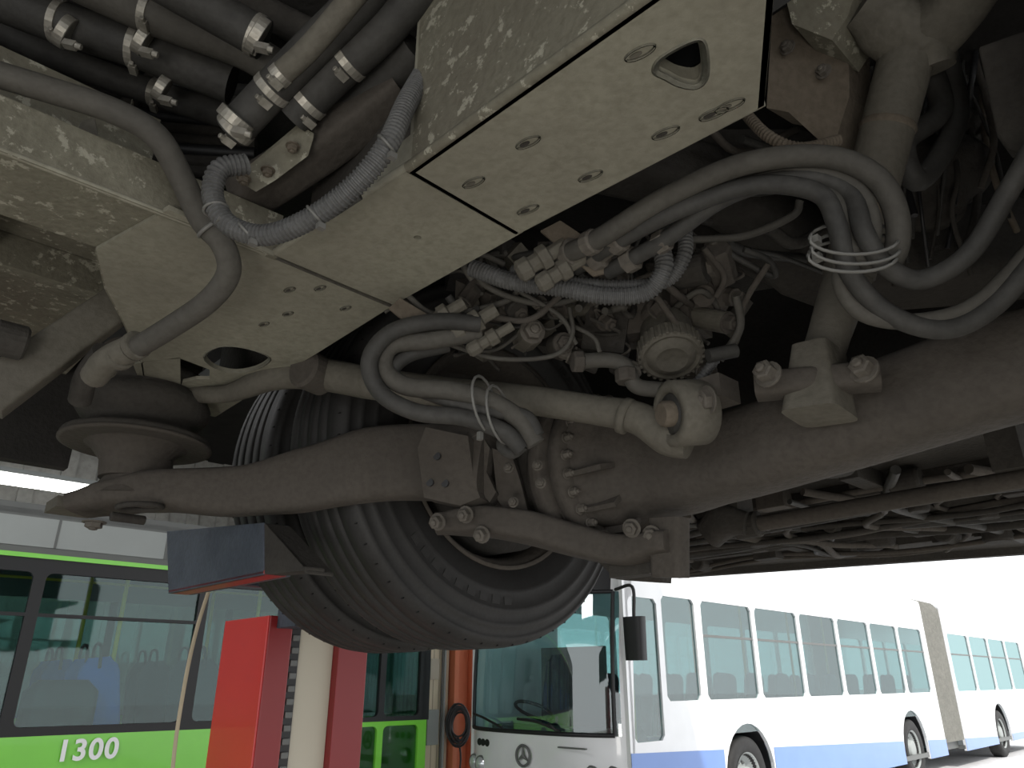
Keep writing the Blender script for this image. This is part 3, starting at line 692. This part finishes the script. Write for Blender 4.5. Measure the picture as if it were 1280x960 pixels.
# ================= WHITE ARTICULATED BUS
bz=math.radians(44.5); LS=Vector((math.sin(bz),math.cos(bz),0)); WS=Vector((-math.cos(bz),math.sin(bz),0))*.93
C0=Vector((.97,8.05,0))
root=bpy.data.objects.new('white_articulated_bus',None); root.location=C0+LS*5+WS*1.27; bpy.context.scene.collection.objects.link(root); bpy.context.view_layer.update()
o=Obj('body')
def arc_pts(cx,r): return [(cx+r*math.cos(th),.5+r*math.sin(th)) for th in [math.pi-i*math.pi/14 for i in range(15)]]
def side(o,w,s0,s1,wheels,wins,ext):
    org=C0+WS*w
    low=[(s0,.3)]
    for c in wheels:
        low.append((c-.6,.3)); low+=arc_pts(c,.6); low.append((c+.6,.3))
    low.append((s1,.3))
    def V(lst): return [org+LS*x+U*z for x,z in lst]
    poly=low+[(s1,3.0),(s0,3.0)]
    hs=[]
    for (a,b,c,d) in wins: hs.append(V([(a+.05,c),(b-.05,c),(b,c+.05),(b,d-.05),(b-.05,d),(a+.05,d),(a,d-.05),(a,c+.05)]))
    prism(o,V(poly),ext,M_white,hs)
    segs=[];x=s0
    for c in wheels: segs.append((x,c-.62)); x=c+.62
    segs.append((x,s1))
    for a,b in segs:
        prism(o,[p-ext*.15 for p in V([(a,.3),(b,.3),(b,max(.45,.92-.035*b)),(a,max(.45,.92-.035*a))])],ext*.1,M_blue)
    for (a,b,c,d) in wins:
        if b-a>1.2 and w<1: prism(o,[p+ext*.3 for p in V([(a,d-.42),(b,d-.42),(b,d-.39),(a,d-.39)])],ext*.3,M_grey)
wz0,wz1=1.38,2.5
side(o,0,.32,10.2,[2.75,8.6],[(.4,.95,1.0,2.45),(1.05,1.75,wz0,wz1)]+[(1.9+i*1.36,3.16+i*1.36,wz0,wz1) for i in range(6)],WS*.05)
side(o,2.5,.32,10.2,[2.75,8.6],[(1.9+i*1.36,3.16+i*1.36,wz0,wz1) for i in range(6)],WS*.05)
side(o,0,11.4,18,[14.4],[(11.6+i*1.55,13.05+i*1.55,wz0,wz1) for i in range(4)],WS*.05)
side(o,2.5,11.4,18,[14.4],[(11.6+i*1.55,13.05+i*1.55,wz0,wz1) for i in range(4)],WS*.05)
def wb(o,s0,s1,w0,w1,z0,z1,m):
    box(o,C0+LS*((s0+s1)/2)+WS*((w0+w1)/2)+U*((z0+z1)/2),LS*((s1-s0)/2),WS*((w1-w0)/2),U*((z1-z0)/2),m)
for s0,s1 in((.2,10.2),(11.4,18)):
    loft(o,[C0+LS*s0+WS*1.275+U*3.0,C0+LS*s1+WS*1.275+U*3.0],[1.185,1.185],[.1,.1],U,M_white,24,4)
    wb(o,s0,s1,.02,2.53,.33,.4,M_grey)
    wb(o,s0+.4,s1-.2,.4,2.1,3.05,3.25,M_white)
    wb(o,s1-.04,s1,.02,2.53,.35,1.2,M_white)
def fr(w,z):
    x=(w-1.275)/1.275; y=max(0,(z-1.2)/1.8)
    return C0+WS*w+U*z+LS*(.02+.34*abs(x)**3.2+.16*y*y)
ws=[i*2.55/30 for i in range(31)]; zs=[.3,.42,.5,.58,.66,.74,.82,.9,1.0,1.06,1.12,1.3,1.5,1.7,1.9,2.1,2.3,2.42,2.5,2.7,2.85,3.0,3.06]
vs=[fr(w,z) for z in zs for w in ws]; n=len(ws)
g={}
for j in range(len(zs)-1):
    for i in range(n-1):
        zc=(zs[j]+zs[j+1])/2; wc=(ws[i]+ws[i+1])/2
        m=M_white
        if 1.06<zc<2.5 and .12<wc<2.43: m=M_scr
        elif 2.5<zc<2.86 and .2<wc<2.35: m=M_blk
        elif zc<.5: m=M_blue
        elif .58<zc<.66 and .75<wc<1.8: m=M_grey
        g.setdefault(m,[]).append((j*n+i,j*n+i+1,(j+1)*n+i+1,(j+1)*n+i))
for m,fs in g.items(): o.add(vs,fs,m,True)
for path in [[(.14,1.07),(2.41,1.07)],[(.14,1.07),(.14,2.5)],[(2.41,1.07),(2.41,2.5)],[(.14,2.5),(2.41,2.5)]]:
    (a,b),(c,d)=path; sweep(o,[fr(a+(c-a)*k/20,b+(d-b)*k/20)-LS*.01 for k in range(21)],.022,M_blk,8)
prism(o,[fr(0,.3),C0+LS*.36+U*.3,C0+LS*.36+U*3.0,fr(0,3.0)],WS*.04,M_white)
for wl in (.12,.32,2.05,2.28):
    p=fr(wl+.06,.70)-LS*.01; lathe(o,p,-LS,[(.09,-.03),(.095,0),(.085,.01)],M_grey,20,False); lathe(o,p-LS*.01,-LS,[(.075,0),(.05,.02),(0,.028)],M_hl,20)
torus(o,fr(1.275,.84)-LS*.03,LS,.10,.014,M_grey)
for k in range(3):
    th=math.pi/2+k*2*math.pi/3; tube(o,[fr(1.275,.84)-LS*.03,fr(1.275,.84)-LS*.03+(WS*math.cos(th)+U*math.sin(th))*.1],[.02,.005],M_grey,6,2)
for a_,b_ in [((.7,1.1),(1.35,1.2)),((1.6,1.1),(2.3,1.22)),((.75,1.1),(.9,1.15))]:
    tube(o,[fr(*a_)-LS*.05,fr((a_[0]+b_[0])/2,(a_[1]+b_[1])/2+.03)-LS*.06,fr(*b_)-LS*.04],.014,M_blk,8,4)
for w in (1.95,2.05,2.15): lathe(o,fr(w,.93)-LS*.0,-LS,[(.035,0),(.04,.01)],M_blk,12)
wb(o,-.0,.03,.35,.75,.94,.955,M_grey)
mp=C0-WS*.30+LS*.12
loft(o,[mp+U*2.2,mp+U*1.78],[.06,.06],[.12,.11],WS,M_blk,20,4)
tube(o,[C0+LS*.2+U*2.5,mp+U*2.5,mp+U*2.2],.018,M_blk,8,6)
for c,w in [(2.75,.14),(8.6,.14),(14.4,.14),(2.75,2.4),(8.6,2.4),(14.4,2.4)]:
    p=C0+LS*c+WS*w+U*.48; ax=(-WS if w<1 else WS)
    lathe(o,p,ax,[(.0,-.02),(.08,-.02),(.09,.06),(.14,.06),(.15,-.03),(.22,-.05),(.27,.04),(.29,.07),(.31,.08),(.42,.1),(.47,.07),(.48,.02),(.48,-.15)],M_tyre,44)
    lathe(o,p,ax,[(.0,.075),(.1,.075),(.14,.065),(.15,-.02),(.22,-.04),(.275,.045),(.295,.083),(.30,.083)],M_lgrey,40,caps=False)
    for k in range(10):
        th=k*math.pi/5; d=LS*math.cos(th)+U*math.sin(th); hexb(o,p+d*.185-ax*.035,ax,.018,.03,M_grey)
    wc_=C0+LS*c+WS*(.06 if w<1 else 2.49)+U*.5
    sgn=1 if w<1 else -1
    vs=[];fs=[]
    for k in range(15):
        th=math.pi-k*math.pi/14; q1=wc_+LS*.6*math.cos(th)+U*.6*math.sin(th); vs+= [q1,q1+WS*.5*sgn]
    for k in range(14): fs.append((2*k,2*k+2,2*k+3,2*k+1))
    o.add(vs,fs,M_blk)
wb(o,10.2,11.4,.15,2.4,.35,.5,M_grey)
o.done(parent=root)
o=Obj('bellows')
prof=[(10.2+k*.05,(.0 if k%2 else .09)) for k in range(25)]
def sec(s,off):
    return [C0+LS*s+WS*(off)+U*(.5),C0+LS*s+WS*off+U*(2.95-off),C0+LS*s+WS*(off+.12)+U*(3.1-off),C0+LS*s+WS*(2.43-off)+U*(3.1-off),C0+LS*s+WS*(2.55-off)+U*(2.95-off),C0+LS*s+WS*(2.55-off)+U*.5]
vs=[];fs=[]
for s,of in prof: vs+=sec(s,of)
for i in range(len(prof)-1):
    for k in range(5): fs.append((i*6+k,i*6+k+1,(i+1)*6+k+1,(i+1)*6+k))
o.add(vs,fs,M_bell); o.done(parent=root)
o=Obj('glazing')
wb(o,.36,10.15,.025,.03,1.0,2.5,M_sglass); wb(o,11.45,17.95,.025,.03,1.38,2.5,M_sglass)
wb(o,.36,10.15,2.525,2.53,1.38,2.5,M_sglass); wb(o,11.45,17.95,2.525,2.53,1.38,2.5,M_sglass)
o.done(parent=root)
o=Obj('cabin_interior')
for i in range(11):
    s=2.6+i*.85
    if 9.6<s<11.8: continue
    for w in (.3,.72,1.8,2.2):
        p=C0+LS*s+WS*w; loft(o,[p+U*.85,p+LS*.05+U*1.2,p+LS*.12+U*1.6,p+LS*.13+U*1.68],[.2,.2,.18,.1],[.04,.04,.04,.03],WS,M_seatg,14,3,3)
p=C0+LS*1.15+WS*1.9; loft(o,[p+U*.9,p+LS*.05+U*1.3,p+LS*.1+U*1.75,p+LS*.1+U*1.9],[.22,.24,.2,.1],[.06,.06,.05,.03],WS,M_seatg,14,3,3)
wb(o,.45,.8,.3,2.3,.9,1.1,M_grey); torus(o,C0+LS*.8+WS*1.9+U*1.25,LS*.5+U,.24,.02,M_blk)
wb(o,1.5,1.56,1.3,2.45,.5,2.0,M_grey)
for s in (1.7,3.2,4.6,6.2,7.6): 
    tube(o,[C0+LS*s+WS*1+U*.4,C0+LS*s+WS*1+U*2.9],.02,M_yel,8,2)
o.done(parent=root)

# ================= BUILDING
M_floor=grime('workshop_concrete',(.28,.27,.25),(.38,.37,.34),.8,.6,.05,fine=12)
M_out=grime('outdoor_paving',(.60,.60,.61),(.72,.72,.74),.5,.8,.05,fine=10)
M_wall=grime('wall_plaster',(.36,.36,.34),(.46,.45,.42),1,.8,.05,fine=12)
m,nt,b=newmat('beige_wall_tiles'); br=nt.nodes.new('ShaderNodeTexBrick'); br.inputs['Scale'].default_value=4; br.inputs['Color1'].default_value=(.6,.52,.38,1); br.inputs['Color2'].default_value=(.66,.58,.43,1); br.inputs['Mortar'].default_value=(.35,.3,.22,1)
tc=nt.nodes.new('ShaderNodeTexCoord'); nt.links.new(tc.outputs['Object'],br.inputs['Vector']); nt.links.new(br.outputs['Color'],b.inputs['Base Color']); M_tile=m
o=Obj('floor'); bbox(o,-9,14,-12,6.3,-1.7,-1.6,M_floor); o.done()
o=Obj('ground'); bbox(o,-40,60,6.3,90,-1.72,-1.6,M_out); o.done()
o=Obj('wall_back')
bbox(o,13,13.2,-12,6.5,-1.6,3.6,M_wall)
for k in range(36): bbox(o,12.94,13.0,-12+k*.5,-11.8+k*.5,-1.6,3.6,M_wall)
o.done()
o=Obj('wall_pier')
bbox(o,8.15,13,6.06,6.47,-1.6,3.6,M_tile)
bbox(o,8.08,8.15,6.10,6.28,-.75,-.35,M_lgrey); bbox(o,8.08,8.15,6.12,6.26,.0,.25,M_cream)
tube(o,[B(8.12,6.38,-1.5),B(8.12,6.38,2.8)],.02,M_lgrey,8,2)
tube(o,[B(8.12,6.34,-1.5),B(8.12,6.34,2.8)],.012,M_grey,8,2)
o.done(.005)
o=Obj('orange_column'); bbox(o,8.05,8.4,6.49,6.56,-1.6,3.6,M_orange); bbox(o,8.05,8.4,6.83,6.90,-1.6,3.6,M_orange); bbox(o,8.20,8.25,6.5,6.9,-1.6,3.6,M_orange); bbox(o,7.98,8.45,6.48,6.92,-1.6,-1.56,M_orange); o.done(.004)
o=Obj('coiled_cable')
c=onA(573,905,7.95)
for k in range(9): torus(o,c+Vector((random.uniform(-.03,.03),random.uniform(-.05,.02),random.uniform(-.04,.03))),Vector((random.uniform(-.2,.2),-1,random.uniform(-.1,.1))),random.uniform(.16,.24),.012,M_blk,28,6,sx=.62)
tube(o,[c-U*.15,c-U*.4+L*.05,c-U*.75],.012,M_blk,8,4); hexb(o,c+U*.2+A*.08,-A,.03,.05,M_grey); o.done()
o=Obj('ceiling'); bbox(o,-3,14,-12,6.5,3.6,3.75,M_dark)
for l in (-9,-6,-3,0,3,6): bbox(o,-3,14,l,l+.2,3.2,3.6,M_grey)
o.done()
o=Obj('ceiling_tube_light'); c=S(40,603,9.0)
box(o,c,L*1.1,A*.1,U*.05,M_lamp); box(o,c+U*.08,L*1.15,A*.14,U*.03,M_lgrey)
for s in (-.7,.7): tube(o,[c+L*s+U*.08,Vector((c+L*s).to_tuple()[:2]+(5.2,))],.01,M_grey,6,2)
o.done()

# ================= LIGHT
w=bpy.data.worlds.new('World'); bpy.context.scene.world=w; w.use_nodes=True
bg=w.node_tree.nodes['Background']; bg.inputs[0].default_value=(.96,.98,1,1); bg.inputs[1].default_value=1.75
sd=bpy.data.lights.new('sun','SUN'); sd.energy=3.4; sd.angle=.02; sd.color=(1,.96,.9); so=bpy.data.objects.new('sun',sd); bpy.context.scene.collection.objects.link(so)
dirv=(A*.8+L*.25-U*.85).normalized(); so.rotation_euler=dirv.to_track_quat('-Z','Y').to_euler()
def area(name,pos,tgt,size,e,col=(1,1,1)):
    d=bpy.data.lights.new(name,'AREA'); d.energy=e; d.size=size; d.color=col; ob=bpy.data.objects.new(name,d); ob.location=pos
    ob.rotation_euler=(tgt-pos).to_track_quat('-Z','Y').to_euler(); bpy.context.scene.collection.objects.link(ob)
area('underside_fill_light',B(-.9,-1.4,-1.2),B(.9,.8,.6),.8,24,(1,.96,.90))  # added fill light with no visible fixture, brightens the chassis from below
area('hall_lamp',B(5,-1,3.3),B(6,2,-1.6),2,120)

cd=bpy.data.cameras.new('camera'); cd.lens=F/1280*36; cd.sensor_width=36; cd.clip_start=.02; cam=bpy.data.objects.new('camera',cd)
cam.location=CAM; cam.rotation_euler=(math.pi/2+TH,0,0); bpy.context.scene.collection.objects.link(cam); bpy.context.scene.camera=cam
try:
    bpy.context.scene.view_settings.view_transform='Standard'
except: pass
